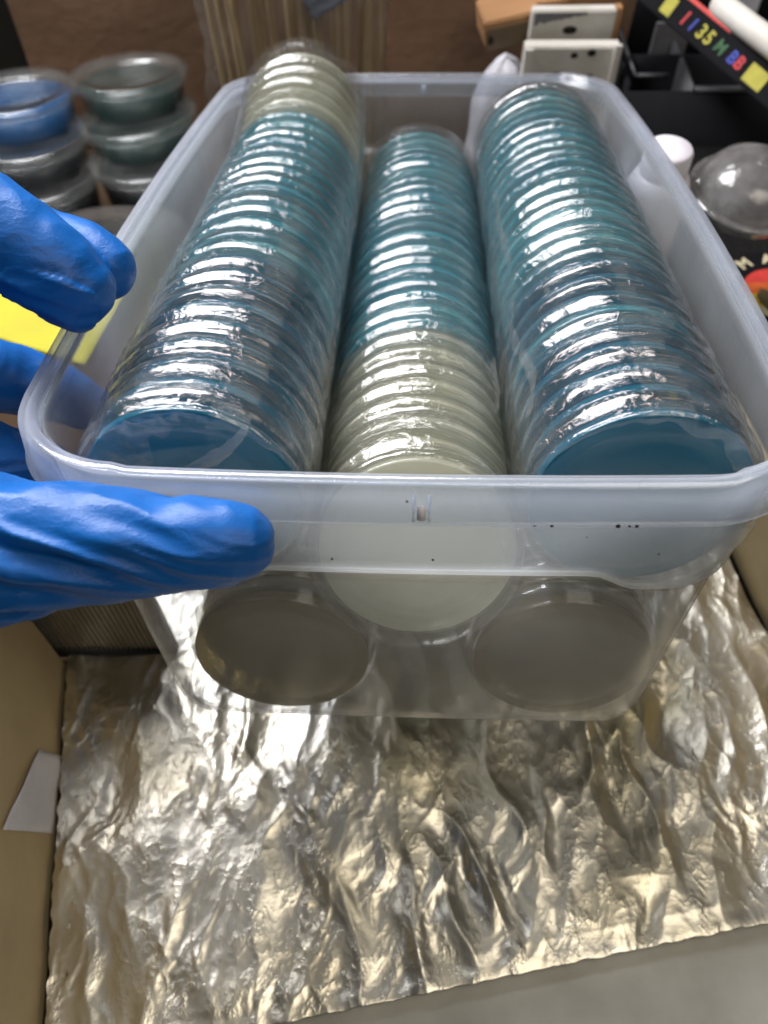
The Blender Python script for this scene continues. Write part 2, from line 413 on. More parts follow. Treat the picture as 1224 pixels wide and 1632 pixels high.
bxy = outline(*wl(3.5, .1)); rr_ = [(0,-1),(.7,-.7),(1.0,0),(.7,.7),(0,1),(-.7,.7),(-1,0),(-.7,-.7)]
V, n, m = rings([(outline(*wl(1.2, -5.2+.8*a)), np.full(n0, .3+.7*b)) for a, b in rr_]); mk('bright_base_bead', V, grid_faces(n, m, True, True), M['tub_rim'], tub)  # added bead so the base edge shows as one bright line
# rim: closed profile, offset outward from the wall top, height
prof = [(-.5,184),(-.3,188.6),(1.2,190),(3.2,190.3),(5.2,189.6),(6.4,187.6),(6.8,183),(7.2,177.5),(7.8,174.2),(8.3,173.0),(7.9,172.2),(6.9,172.3),(5.9,174.5),(5.4,180),(4.9,186),(3.6,188),(2.0,187.6),(1.2,185)]
lv = []
for off, z in prof:
    xy = outline(284+2*off, 490+2*off, 38+off, 8.8, 5-off)
    f2 = (np.abs(xy[:,1]-xy[:,1].mean()) > 200) & (np.abs(xy[:,0]-5) < 108)
    lift = np.where(f2, 0, 1.5) if z > 186 else 0
    lv.append((xy, np.full(len(xy), z)+lift))
V, n, m = rings(lv); mk('rim', V, grid_faces(n, m, True, True), M['tub_rim'], tub)
for yy in (-7.0, 506.4):
    s = -1 if yy < 100 else 1
    V, F = join(box(1.2, 2.3, yy-.9, yy+.9, 174, 186, .3), box(6.6, 7.7, yy-.9, yy+.9, 174, 186, .3))
    mk('rim_rib', V, F, M['tub_rim'], tub)
    V, F = box(2.9, 6.0, yy-.5, yy+.7, 174, 181, .5); mk('rim_tab', V, F, M['white'], tub)
V, F = lathe([(0,.35),(.4,.3),(.55,0)], 8)
for (x, y, z, s) in ((-29.5,4.0,143,1.0),(9.5,3.6,144,1.0),(-.6,-6.9,183,.9),(50,-7.2,173,1.1),(73,-6.6,173,1.6),(77,-6.5,172.9,1.0),(79.5,-6.4,172.9,1.3),(44,-7.3,173,.7),(-55,3.2,160,.6),(66,3.2,158,.6),(94,3.0,150,.7)):
    o = mk('dirt_speck', [(v[0]*s, v[1]*s, v[2]*s) for v in V], F, M['speck'], tub, False)
    o.location = (x*MM, y*MM, z*MM); o.rotation_euler = (math.radians(90), 0, 0)

# ------------------------------------------------------------------ petri dishes
NS = 80
V, F = lathe([(0,0),(30,0),(41.2,0),(42.6,-.35),(43.6,.1),(43.9,1.2),(43.9,12.2),(42.9,12.2),(42.9,1.5),(30,1.2),(0,1.2)], NS, 'y')
base_me = mk('dish_base', V, F, M['base']).data
V, F = lathe([(0,14.2),(42.0,14.2),(43.5,14.6),(45.3,14.5),(46.1,13.8),(46.3,12.6),(46.3,6.6),(45.9,6.2),(45.3,6.5),(45.2,12.8),(43,13.1),(0,13.1)], NS, 'y')
lid_me = mk('dish_lid', V, F, M['lid']).data
V, F = lathe([(0,1.35),(42.2,1.35),(42.7,1.8),(42.7,6.0),(42.2,6.3),(0,6.0)], NS, 'y')
agar_me = {}
for k in ('agar_blue','agar_blue_hazed','agar_blue_lit','agar_cream','agar_cream_shaded'):
    agar_me[k] = mk('agar', V, F, M[k]).data
for o in list(COL.objects):
    if o.type == 'MESH' and o.name.split('.')[0] in ('dish_base','dish_lid','agar') and o.parent is None: bpy.data.objects.remove(o)
ORD = ['front','second','third','fourth','fifth','sixth','seventh','eighth','ninth','tenth','eleventh','twelfth','thirteenth','fourteenth','fifteenth','sixteenth','seventeenth','eighteenth','nineteenth','twentieth','twenty-first','twenty-second','twenty-third','twenty-fourth','twenty-fifth','twenty-sixth','twenty-seventh','twenty-eighth','twenty-ninth','thirtieth']
def dish(y, x, z, tilt, colour, label, group):
    Mloc = Matrix.Translation(Vector((x, y, z))*MM) @ Matrix.Rotation(math.radians(tilt+random.uniform(-1.2,1.2)), 4, 'X') @ Matrix.Rotation(math.radians(random.uniform(-.7,.7)), 4, 'Z') @ Matrix.Rotation(random.uniform(0,6.28), 4, 'Y')
    r = empty('petri_dish', mat=TUB @ Mloc); tag(r, label, 'petri dish', group)
    for nme, me in (('base', base_me), ('agar', agar_me[colour]), ('lid', lid_me)):
        o = bpy.data.objects.new(nme, me); COL.objects.link(o); o.parent = r
def left_lift(y): 
    t = max(0, (y-330)/125); return 27*t**1.35
COLS = [  # name, x, z, first y, count, lift fn, tilt, colour fn
 ('left', -85, 156.5, 22, 28, left_lift, 0),
 ('middle', 3, 119, 32, 28, lambda y: 0, -15),
 ('right', 89.5, 156.5, 22, 27, lambda y: 0, 0),
 ('bottom left', -61, 47.5, 29, 29, lambda y: 0, 0),
 ('bottom right', 75.5, 47.5, 29, 29, lambda y: 0, 0)]
centres = {}
for nme, x, z, y0, cnt, lift, tilt in COLS:
    path = []; y = y0
    for k in range(cnt):
        col = ('agar_blue' if k < 2 or random.random() < .75 else 'agar_blue_lit') if k < 9 else ('agar_blue_lit' if random.random() < .6 else 'agar_blue_hazed'); word = 'blue'  # tone varies at random; paler blues further back carry light and haze
        if nme == 'left' and k >= 23: col = 'agar_cream'; word = 'cream'
        if nme == 'middle' and k < 8: col = 'agar_cream'; word = 'cream'
        if nme.startswith('bottom'): col = 'agar_cream_shaded'; word = 'shaded-cream'
        jx, jz = random.uniform(-.8,.8), random.uniform(-.8,.8)
        dz = lift(y); tl = tilt*math.exp(-k/7)
        if nme == 'left' and k > 20: tl = 6*(k-20)/8
        where = {'left':'left wrapped row','middle':'middle wrapped row','right':'right wrapped row','bottom left':'bottom left row','bottom right':'bottom right row'}[nme]
        pos = 'frontmost' if k == 0 else ('backmost' if k == cnt-1 else ORD[k]+' from the front')
        dish(y, x+jx, z+jz+dz, tl, col, f'clear petri dish of {word} agar, {pos} in the {where}', where.replace('row', 'row of petri dishes'))
        path.append((y, x+jx*.6, z+dz+jz*.6, tl)); y += 14.95 + random.uniform(-.1,.25) + (random.uniform(.6,1.3) if random.random() < .18 else 0)
    path.append((y, x, z+lift(y), tl)); centres[nme] = path

# film sleeves stretched over each row
def sleeve(nme, path, mat, label, seed, nu=170, per=10, flap=(0, 1), back=8):
    Y = np.array([p[0] for p in path]); X = np.array([p[1] for p in path]); Zc = np.array([p[2] for p in path]); TL = np.tan(np.radians([p[3] for p in path]))
    lr = random.Random(seed); amp = [lr.uniform(.9, 2.6) if lr.random() > .25 else lr.uniform(.2,.7) for _ in path]; cut = [lr.uniform(.22,.42) for _ in path]
    ys = []
    for k in range(len(path)-1):
        ys += list(np.linspace(Y[k], Y[k+1], per, endpoint=False))
    ys = np.array(ys+[Y[-1]]); V = []
    rows = []
    for q in ys:
        i = min(np.searchsorted(Y, q, 'right')-1, len(Y)-2); f = (q-Y[i])/(Y[i+1]-Y[i])
        lidz = ss(cut[i], cut[i]+.13, f)*(1-ss(.93, 1.0, f)); r0 = 47.3-amp[i]*(1-lidz)
        rows.append((q, np.interp(q, Y, X), np.interp(q, Y, Zc), r0, 1))
    # front end: folds in over the face of the first dish
    head = []
    for k, (dy, dr) in enumerate(((-2.6, 16), (-2.8, 9), (-2.6, 4.0), (-2.0, 1.2), (-1.0, .2))):
        head.append((Y[0]+dy, X[0], Zc[0], 46.6-dr, 0 if k < 3 else 1, dr))
    allr = [(*h[:5], h[5]) for h in head]+[(*r, 0) for r in rows]
    for (q, cx, cz, r0, k1, dr) in allr:
        for i in range(nu):
            a = 2*math.pi*i/nu; c, s = math.cos(a), math.sin(a)
            e = .8*noise.noise((c*2.2+seed, s*2.2, q*.03)) + .45*noise.noise((c*9, s*9+seed, q*.10)) + .5*max(0, .5-abs(noise.noise((c*6+q*.02, s*6, q*.06+seed)))*3)*noise.noise((c*26, s*26, q*.2+seed))*3
            r = r0+max(e, -.35)
            dq = 0
            if dr:
                cover = .5+.5*math.cos(a-flap[0]); cover = cover**2*flap[1] + .12
                r = 46.6-dr*cover*(1+.5*noise.noise((c*5, s*5, seed)))+e*.3
                dq = .9*noise.noise((c*7, s*7, q*.6+seed))
            V.append((cx+r*c, q+dq-float(np.interp(q, Y, TL))*r*s, cz+r*s))
    F = grid_faces(len(allr), nu, False, True)
    o = mk('sleeve', V, F, mat); o.matrix_world = TUB; o.name = 'plastic_sleeve'
    tag(o, label, 'plastic wrap', 'clear film wraps round the dish rows'); return o
slv = {}
slv['left'] = sleeve('left', centres['left'], M['film'], 'crinkled clear film wrap round the left row of dishes', 1.3, flap=(math.radians(165), 1.6))
slv['middle'] = sleeve('middle', centres['middle'], M['film'], 'crinkled clear film wrap round the middle row of dishes', 4.1, flap=(math.radians(75), 1.0))
slv['right'] = sleeve('right', centres['right'], M['film'], 'crinkled clear film wrap round the right row of dishes', 8.7, flap=(math.radians(20), .5))
# loose crumpled film crease across the front left dish
def crease(pts, wd, seed, label):
    n = 60; V = []; m = 9; P = [Vector(p) for p in pts]
    for i in range(n):
        u = i/(n-1)*(len(P)-1); k = min(int(u), len(P)-2); c = P[k].lerp(P[k+1], u-k)
        for j in range(m):
            v = j/(m-1)-.5
            V.append(tuple(c+Vector((v*wd*.3, -1.1*abs(noise.noise((i*.45, j*.8, seed)))-.6*math.cos(v*3), v*wd+1.6*noise.noise((i*.3, seed, 0))))))
    o = mk('film_fold', V, grid_faces(n, m), M['film_fold']); o.matrix_world = TUB
    return o
fo = crease([(-130,19.5,137),(-115,19,152),(-98,18.5,165),(-82,18.2,174),(-68,18.2,184),(-58,19,195)], 9, 2.2, '')
fo.parent = slv['left']; fo.matrix_world = TUB
def on_row(nme, pts):      # (y, angle in degrees from the top, clockwise) -> points on the film of a row
    p = centres[nme]; Y = [q[0] for q in p]; X = [q[1] for q in p]; Z = [q[2] for q in p]
    return [(np.interp(y, Y, X)+48.2*math.sin(math.radians(a)), y, np.interp(y, Y, Z)+48.2*math.cos(math.radians(a))) for y, a in pts]
for nme, pts, wd, sd in (('right', [(52,-62),(70,-55),(92,-60),(120,-66),(150,-60)], 6, 3.3), ('right', [(78,-34),(84,-20),(80,-6),(88,8),(84,20)], 5, 5.1), ('right', [(100,-30),(125,-38),(150,-36)], 3, 6.6),
                         ('left', [(24,30),(30,12),(38,-6),(35,-20)], 7, 7.7), ('left', [(200,-20),(212,0),(205,20)], 3, 4.7), ('middle', [(60,-20),(66,0),(62,18)], 4, 8.8), ('right', [(180,-58),(230,-62),(280,-60)], 5, 12.1), ('left', [(120,-50),(150,-46),(190,-50)], 4, 9.2), ('middle', [(90,48),(110,52),(140,50)], 5, 1.7), ('left', [(60,-66),(90,-60),(120,-66)], 4, 2.9)):
    fo = crease(on_row(nme, pts), wd, sd, ''); fo.parent = slv[nme]; fo.matrix_world = TUB

# ------------------------------------------------------------------ gloved hand
def D(px, py, t): return Vector((0,-216,CZ))+wray(px, py)*t
# joints of the hand in world millimetres (rounded from a camera fit of the photograph)
def chain(l, fl=1.0, up=Vector((0,.6,.8))):
    return tube([D(a, b, d) for a, b, d, r in l], [r for *_, r in l], 24, [r*fl for *_, r in l], up)
parts = [
 chain([(370,864,281,15.2),(325,866,280,15.9),(265,868,280,16.6),(200,868,280,18.6),(130,868,280,20.5),(60,872,281,23.5),(-30,878,284,27.5),(-140,860,292,31)], .92),
 chain([(116,455,322,17.2),(80,428,320,19.2),(35,398,318,20.5),(-20,360,316,21.5),(-90,345,314,20),(-180,380,314,24)], .95),
 chain([(165,427,341,14.4),(138,412,342,15.6),(95,396,345,15.8),(40,380,350,16)], .9),
 chain([(150,655,398,12),(100,628,392,15),(30,606,385,17),(-60,590,372,20),(-180,600,350,24)], .95),
 chain([(165,800,378,10),(110,775,366,14),(40,752,352,17),(-60,740,340,22),(-180,740,330,27)], .95),
 chain([(-140,860,296,30),(-180,740,315,34),(-230,600,325,38),(-200,470,320,32),(-150,370,316,24)], 1.0),
 chain([(-230,640,325,38),(-420,680,320,36),(-640,740,315,34)], 1.0),
]
V, F = join(*parts)
hand = mk('gloved_hand', V, F, M['glove'])
md = hand.modifiers.new('r', 'REMESH'); md.mode = 'VOXEL'; md.voxel_size = .0013; md.use_smooth_shade = True
md = hand.modifiers.new('s', 'SMOOTH'); md.factor = .5; md.iterations = 10
dg = bpy.context.evaluated_depsgraph_get(); ev = hand.evaluated_get(dg)
me = bpy.data.meshes.new_from_object(ev); hand.modifiers.clear(); hand.data = me
n = len(me.vertices); co = np.empty(n*3); me.vertices.foreach_get('co', co); co = co.reshape(-1,3)
no = np.empty(n*3); me.vertices.foreach_get('normal', no); no = no.reshape(-1,3)
P2 = co/MM; out_ = np.zeros(n)
for i in range(n):
    x, y, z = P2[i]
    if x < -330: continue
    if z < 330 and y < 30 and x > -260:     # stretched folds that run along the index finger and fan out to the palm
        s = .35*x + 1.0*(z+.5*y)
        k = noise.noise((s/9.0+.4*noise.noise((x/20, z/20, 0)), x/75, y/40))
        k2 = noise.noise((s/4.2, x/30, 4))
        out_[i] = 2.0*(1-abs(k)*3.2) + .55*(1-abs(k2)*2.4) 
        out_[i] *= min(1, max(.35, (-x-20)/70))
    else:
        k = noise.noise((x/13, y/16, z/13)); k2 = noise.noise((x/6, y/22, z/7+3))
        out_[i] = .45*(1-abs(k)*2.6)+.12*k2
co += no*(out_[:,None]-.6)*MM
me.vertices.foreach_set('co', co.ravel()); me.polygons.foreach_set('use_smooth', [True]*len(me.polygons)); me.update()
me.materials.clear(); me.materials.append(M['glove'])
tag(hand, 'hand in a blue nitrile glove gripping the front left corner of the tub', 'gloved hand')

# ------------------------------------------------------------------ wire mesh bin behind the hand
mb = empty('mesh_bin', (-146,22,0)); tag(mb, 'dark wire mesh bin standing beyond the left end of the foil', 'bin')
def place(vf, off): return [(v[0]+off[0], v[1]+off[1], v[2]+off[2]) for v in vf[0]], vf[1]
bars = []
W_, H_ = 180, 178
for k in range(0, 53): x = -W_+3.4*k; bars.append(box(x-.65, x+.65, 0, .7, 4, H_))
for k in range(0, 51): z = 5+3.4*k; bars.append(box(-W_, 0, .7, 1.7, z-.65, z+.65))
V, F = join(*bars); o = mk('wire_mesh', V, F, M['mesh'], mb, False); o['kind'] = 'stuff'
V, F = join(box(-W_, 0, 6, 8, 2, H_-4)); mk('inner_sheet', V, F, solid('near_black_sheet', (.02,.018,.015), .8, nscale=300), mb, False)  # near-black sheet standing just behind the wires
for (a, b, c, d) in ((-W_-6, -W_+3, 0, H_+4), (-3, 4, 0, H_+4)):
    V, F = box(a, b, -3, 6, c, d, 1.5); mk('corner_post', V, F, M['frame_black'], mb)
V, F = box(-W_-6, 4, -3.4, 5, -1, 7, 1.5); mk('bottom_rail', V, F, M['frame_black'], mb)
V, F = box(-W_-6, 4, -3.4, 5, H_, H_+5, 1.5); mk('top_rail', V, F, M['frame_black'], mb)
# yellow sheet
def sheet(name, corners, mat, label, cat, amp=1.2, n=24, th=.5):
    c = [Vector(p) for p in corners]; V = []
    for i in range(n):
        for j in range(n):
            u, v = i/(n-1), j/(n-1); p = (c[0]*(1-u)+c[1]*u)*(1-v)+(c[3]*(1-u)+c[2]*u)*v
            V.append(tuple(p+Vector((0,0,amp*noise.noise((u*4, v*4, len(name)))))))
    o = mk(name, V, grid_faces(n, n), mat); md = o.modifiers.new('t', 'SOLIDIFY'); md.thickness = th*MM
    tag(o, label, cat); return o
def Zp(px, py, z): d = wray(px, py); return Vector((0,-216,CZ))+d*((z-CZ)/d.z)
ya, yb = Zp(-60,522,192), Zp(135,582,192)
dirn = Vector((-40,150,0))
sheet('yellow_sheet', [ya, yb, yb+Vector((12,62,0)), ya+Vector((-20,62,0))], M['yellow'], 'bright yellow sheet lying flat on top of the mesh bin', 'sheet', 1.5)

# ------------------------------------------------------------------ cardboard, sticks in a bag
cb = empty('cardboard_box', (0,650,-4)); tag(cb, 'brown corrugated cardboard box standing behind the tub', 'cardboard box')
def Yp(px, py, y): d = wray(px, py); return Vector((0,-216,CZ))+d*((y+216)/d.y)
xl = Yp(45,100,650).x; xr = Yp(1000,60,650).x
nu, nv = 60, 40; V = []
for i in range(nu):
    for j in range(nv):
        u, v = i/(nu-1), j/(nv-1); x = xl+(xr-xl)*u; z = 340*v
        V.append((x, 2.5*noise.noise((x/90, z/90, 0)), z))
mk('front_panel', V, grid_faces(nu, nv), M['cardboard'], cb)
V, F = box(xl, xl+4, 4, 14, 0, 340); mk('side_panel', V, F, M['cardboard'], cb, False)
V, F = box(xr-4, xr, 4, 14, 0, 340); mk('side_panel', V, F, M['cardboard'], cb, False)

for k in range(30):
    px = 362+k*8.2+random.uniform(-4,4); y = 560+random.uniform(-14,14)
    b = Yp(px, 128, y); lean = random.uniform(-.05,.05)+.0003*(470-px); 
    b0 = Vector((b.x, y, 6)); top = Vector((b.x-lean*230+ (px-480)*.02, y+random.uniform(-14,14), 300+random.uniform(-12,12)))
    r = random.uniform(2.1,3.2)
    V, F = tube([b0-b0, (top-b0)*.5+Vector((random.uniform(-1.5,1.5),0,0)), top-b0], [r*.8, r, r*.9], 8)
    o = mk('wooden_stick', V, F, M['stick']); o.location = b0*MM
    tag(o, 'thin wooden stick standing upright in the clear bag before the cardboard', 'stick', 'thin wooden sticks bundled in the clear bag')
def bag():
    V = []; nu, nv = 90, 50; x0 = Yp(312,60,545).x; x1 = Yp(618,60,545).x; cxm = (x0+x1)/2; hw = (x1-x0)/2
    for i in range(nu):
        a = 2*math.pi*i/nu
        for j in range(nv):
            z = 3+330*j/(nv-1); w = 1+.10*noise.noise((math.cos(a)*2, z/60, 3))
            V.append((cxm+hw*w*math.cos(a)+3*noise.noise((a*3, z/15, 0)), 560+24*math.sin(a)*w+3.5*noise.noise((a*4, z/22, 5)), z))
    o = mk('clear_bag', V, grid_faces(nu, nv, True), M['film_blurry'])
    tag(o, 'tall clear plastic bag holding the wooden sticks behind the tub', 'bag')
bag()
c0, c1, c2, c3 = Yp(474,-14,528), Yp(498,32,526), Yp(566,-6,528), Yp(540,-50,530)
V = []; 
for i in range(12):
    for j in range(12):
        u, v = i/11, j/11; p = (c0*(1-u)+c1*u)*(1-v)+(c3*(1-u)+c2*u)*v
        V.append(tuple(p+Vector((0, 2*noise.noise((u*5, v*5, 1)), 0))))
o = mk('film_tag', V, grid_faces(12, 12), M['label_blue']); o.modifiers.new('t','SOLIDIFY').thickness = .0003
tag(o, 'bluish clear film corner hanging in front of the bag of sticks', 'film')

# ------------------------------------------------------------------ deli cup stacks
def cup(c, R0, h, liquid, label, tiltx=0, tilty=0, fill=.86):
    r = empty('lidded_cup'); r.matrix_world = Matrix.Translation(Vector(c)*MM) @ Matrix.Rotation(tiltx, 4, 'X') @ Matrix.Rotation(tilty, 4, 'Y')
    tag(r, label, 'cup', 'lidded clear cups stacked at the back left')
    rb, rt = R0*.80, R0*.90
    V, F = lathe([(0,1),(rb-3,1),(rb,3),(rt,h-4),(rt+3.5,h-3),(rt+3.5,h-1.8),(rt-.8,h-2.8),(rb-1,3.8),(rb-3,2),(0,2)], 72); mk('cup_body', V, F, M['cup'], r)
    V, F = lathe([(0,3),(rb-3,3),(rb-1.6,4.5),(rb+(rt-rb)*fill-1.6,h*fill),(0,h*fill-.5)], 64); mk('filling', V, F, liquid, r)
    V, F = lathe([(0,h-4),(R0*.62,h-4),(R0*.66,h-1),(R0*.70,h+1.2),(R0*.86,h+1.0),(R0*.90,h+2.6),(R0*.985,h+2.4),(R0,h+1),(R0*1.0,h-5.5),(R0*.985,h-6.5),(R0*.97,h-5),(R0*.965,h+.6),(R0*.9,h+1.3),(R0*.86,h-.3),(R0*.7,h-.2),(R0*.62,h-5),(0,h-5)], 72)
    mk('cup_lid', V, F, M['cup_lid'], r)
for (px, py, d, liq, lab, ty) in (
  (205,122,745,'liquid_dark','top cup of the right stack, dented clear lid over dark green filling', .03),
  (223,190,733,'liquid_dark','middle cup of the right stack behind the tub\'s left wall', -.02),
  (240,254,722,'liquid_black','bottom cup of the right stack, nearly hidden by the tub wall', .02),
  (22,152,722,'liquid_blue','top cup of the left stack with bright blue filling', .03),
  (42,224,712,'liquid_black','middle cup of the left stack with near black filling', .02),
  (62,292,703,'liquid_black','bottom cup of the left stack, partly behind the thumb', -.02)):
    c = D(px, py, d); h = 48
    cup((c.x, c.y, c.z-h), 55, h, M[liq], lab, random.uniform(-.17,-.12), ty-.06)
# clear round lid between cups and tub
V, F = lathe([(0,9),(38,9),(41,10.5),(44,10),(45,8),(45,0),(44,0),(44,7.6),(41,9),(38,8),(0,8)], 72)
o = o = mk('shallow_dish', V, F, M['cup_lid']); c = D(192,358,590); o.location = (c.x*MM, c.y*MM, (c.z-8)*MM); o.rotation_euler = (-.38,.05,0)
tag(o, 'shallow clear round dish lying between the cup stacks and the tub wall', 'dish')

# ------------------------------------------------------------------ back right clutter
def panel_box(name, pxa, pya, pxb, pyb, y, depth, mat, label, cat, z0=None, rz=0):
    a = Yp(pxa, pya, y); b = Yp(pxb, pyb, y); zb = b.z if z0 is None else z0
    r = empty(name, (a.x, y, zb), rz); tag(r, label, cat)
    V, F = box(0, b.x-a.x, 0, depth, 0, a.z-zb, 1.2); mk('body', V, F, mat, r, False)
    return r, b.x-a.x, a.z-zb
r, w_, h_ = panel_box('painted_box', 838, 75, 978, 130, 520, 14, M['white_card'], 'chipped white painted box with two round holes behind the right row', 'box', -4)
def dark_oval(parent, x, z, rx, rz_, y=-.4, mat=None):  # flat oval; for holes and slot its dark colour stands for shade inside
    n = 20; V = [(x, y-.3, z)]+[(x+rx*math.cos(2*math.pi*k/n), y, z+rz_*math.sin(2*math.pi*k/n)) for k in range(n)]
    F = [(0, 1+k, 1+(k+1)%n) for k in range(n)]; return mk('dark_oval', V, F, mat or M['dark'], parent, False)
dark_oval(r, w_*.52, h_-7, 3.2, 2.6); dark_oval(r, w_*.70, h_-5, 4, 3); dark_oval(r, w_*.72, h_-26, 4, 3); dark_oval(r, w_*.40, h_-27, 14, 6, mat=M['grey_wear'])
V, F = box(0, 7, -3, 0, 0, h_-1, .6); mk('corner_strip', V, F, M['white_card'], r, False)
V, F = box(w_-6, w_, -4, 0, 8, h_+3, .6); mk('corner_strip', V, F, M['white_card'], r, False)
r, w_, h_ = panel_box('slotted_box', 850, 18, 974, 70, 545, 12, M['white_card'], 'white worn box with a dark oblong slot, on top of the painted box', 'box', None, .03)
dark_oval(r, w_*.47, h_*.42, 6.5, 3.4)
V, F = [], []
n = 26
for k in range(n):
    u = k/(n-1); x = 2+u*w_*.62; zt = h_-1; zb = h_-(11-8*u)-2.5*noise.noise((k*.5, 1, 0)); V += [(x, -.6, zt), (x, -.6, zb)]
F = [(2*k, 2*k+1, 2*k+3, 2*k+2) for k in range(n-1)]; mk('worn_patch', V, F, M['grey_wear'], r, False)
V, F = box(w_-.5, w_+5, 1, 11, 0, h_+1, .6); mk('raw_edge', V, F, M['kraft'], r, False)
# wood offcut
a = Yp(778,44,560); b = Yp(862,78,560)
r = empty('wood_offcut', (a.x, 556, b.z)); r.rotation_euler = (0, -.16, .12); tag(r, 'light brown wood offcut with a dark knot beside the slotted box', 'wood')
V, F = box(0, b.x-a.x, 0, 46, 0, a.z-b.z+6, 1.5); mk('body', V, F, M['kraft'], r, False)
V, F = box(1, b.x-a.x-1, -1.2, 0, 0, (a.z-b.z), .5); mk('end_face', V, F, M['kraft_dark'], r, False)
dark_oval(r, 4.5, 9, 2.6, 4.2, -1.7)
a = Yp(790,6,600); b = Yp(985,45,600)
for k, (pa, pb, yy, rz_) in enumerate((((783,22),(905,40),585,.05),((835,2),(992,26),610,-.04))):
    a = Yp(*pa, yy); b = Yp(*pb, yy); r = empty('wood_offcut', (a.x, yy, b.z)); r.rotation_euler = (0, -.1, rz_)
    tag(r, ['flat brown wood strip just behind the dark-knotted offcut', 'rear brown wood strip above the slotted box'][k], 'wood')
    V, F = box(0, b.x-a.x, 0, 30, 0, a.z-b.z+4, 1.2); mk('body', V, F, M['kraft'], r, False)
# crumpled white bag
c = Yp(806,100,540); V = []; nu, nv = 40, 24
for i in range(nu):
    a = 2*math.pi*i/nu
    for j in range(nv):
        f = j/(nv-1); rr = 30*math.sqrt(max(0, 1-f**4))*(1+.18*noise.noise((math.cos(a)*1.5, math.sin(a)*1.5, f*3)))
        V.append((rr*math.cos(a), rr*.6*math.sin(a), -4+(c.z+6)*f+9*noise.noise((math.cos(a)*1.6, math.sin(a)*1.6, f*2))*f+2*noise.noise((a*3, f*9, 2))))
o = mk('crumpled_bag', V, grid_faces(nu, nv, True)+[tuple(k*nv for k in range(nu))], M['paper']); o.location = (c.x*MM, 545*MM, 0)
tag(o, 'crumpled white bag beneath the knotted wood offcut', 'bag')

# black organiser crate
y0 = 500; tl = Yp(992,-60,y0); ztop = Yp(1130,143,y0).z; x0 = Yp(1000,140,y0).x; x1 = x0+260
cr = empty('black_crate', (x0,y0,-4)); tag(cr, 'black plastic crate with divided compartments at the back right', 'crate')
Wd, Dp, Hh = 260, 190, ztop+4
def cbx(nme, *a, mat=M['matte_black'], bev=1.2): V, F = box(*a, bev); return mk(nme, V, F, mat, cr)
cbx('front_wall', 0, Wd, 0, 5, 0, Hh-3); cbx('back_wall', 0, Wd, Dp-5, Dp, 0, Hh+40); cbx('side_wall', 0, 5, 5, Dp-5, 0, Hh+4); cbx('side_wall', Wd-5, Wd, 5, Dp-5, 0, Hh+4)
cbx('floor_panel', 5, Wd-5, 5, Dp-5, 2, 30)
cbx('divider', 62, 66, 5, 100, 30, Hh-4, mat=M['black_lighter']); cbx('divider', 5, Wd-5, 66, 70, 30, Hh-3)
cbx('rim_strip', 60, Wd, -1.2, 6, Hh-3, Hh+1.5, mat=M['black_lighter'], bev=.8)
cbx('rim_strip', 10, 13, 22, 110, Hh-2, Hh+2, mat=M['black_lighter'], bev=.8)
cbx('rim_strip', 12, 42, 22, 26, Hh-2, Hh+2, mat=M['black_lighter'], bev=.8)
# black box with coloured lettering lying across the crate
p0 = Vector((0,0,0)); A_ = D(1046,-14,690); B_ = D(1218,128,640)
d = (B_-A_); L = d.length
ex = d.normalized(); ez = (Vector((0,-216,CZ))-A_).normalized(); ey = ez.cross(ex).normalized(); ez = ex.cross(ey)
pk = empty('lettered_packet'); pk.matrix_world = Matrix.Translation(A_*MM) @ Matrix((ex, ey, ez)).transposed().to_4x4()
tag(pk, 'slim black packet printed with rainbow coloured characters, lying across the crate', 'packet')
V, F = box(-25, L+25, -13, 12, -12, 0, 1.0); mk('body', V, F, M['matte_black'], pk, False)
V, F = box(-25, L*.62, 9.4, 12.6, -11, .5, .4); mk('side_stripe', V, F, M['p_redp'], pk, False)
for k, (f, ch, cn, sz) in enumerate(((.30,'1','red',18),(.375,'1','blue',17),(.455,'3','yellow',18),(.525,'5','yellow',18),(.63,'M','green',16),(.74,'B','blue',16),(.80,'B','red',16))):
    fc = bpy.data.curves.new('character', 'FONT'); fc.body = ch; fc.size = sz*.82*MM; fc.extrude = .2*MM; fc.align_x = 'CENTER'; fc.align_y = 'CENTER'; fc.offset = .0004
    fc.materials.append(M['p_'+cn]); o = bpy.data.objects.new('character', fc); COL.objects.link(o); o.parent = pk
    o.location = (f*L*MM, -2*MM, .5*MM); o.rotation_euler = (0,0,math.radians(-8))
for (f0, f1) in ((.10,.19),(.87,1.02)):
    V, F = box(L*f0, L*f1, -9, 5, 0, .4, .15); mk('print_patch', V, F, M['p_yellow'], pk, False)
# white tube
A_ = D(1150,10,660); B_ = D(1262,95,620)
V, F = tube([(0,0,0), (B_-A_)*.5, B_-A_], [9.5, 9.5, 9.5], 24)
o = mk('white_tube', V, F, M['white_card']); o.location = A_*MM; tag(o, 'rounded white tube resting beside the lettered black packet', 'tube')
a = Yp(1035,5,640); V, F = box(0, 34, 0, 3, 0, 45, .5); o = mk('pale_card', V, F, M['grey_wear'], None, False); o.location = (a.x*MM, .600, (a.z-45)*MM); tag(o, 'small pale grey card standing inside the black crate', 'card')
a = Yp(1168,-30,640); V, F = box(0, 42, 0, 3, 0, 45, .5); o = mk('pale_card', V, F, M['paper'], None, False); o.location = (a.x*MM, .660, (a.z-40)*MM); tag(o, 'whitish card standing behind the white tube', 'card')
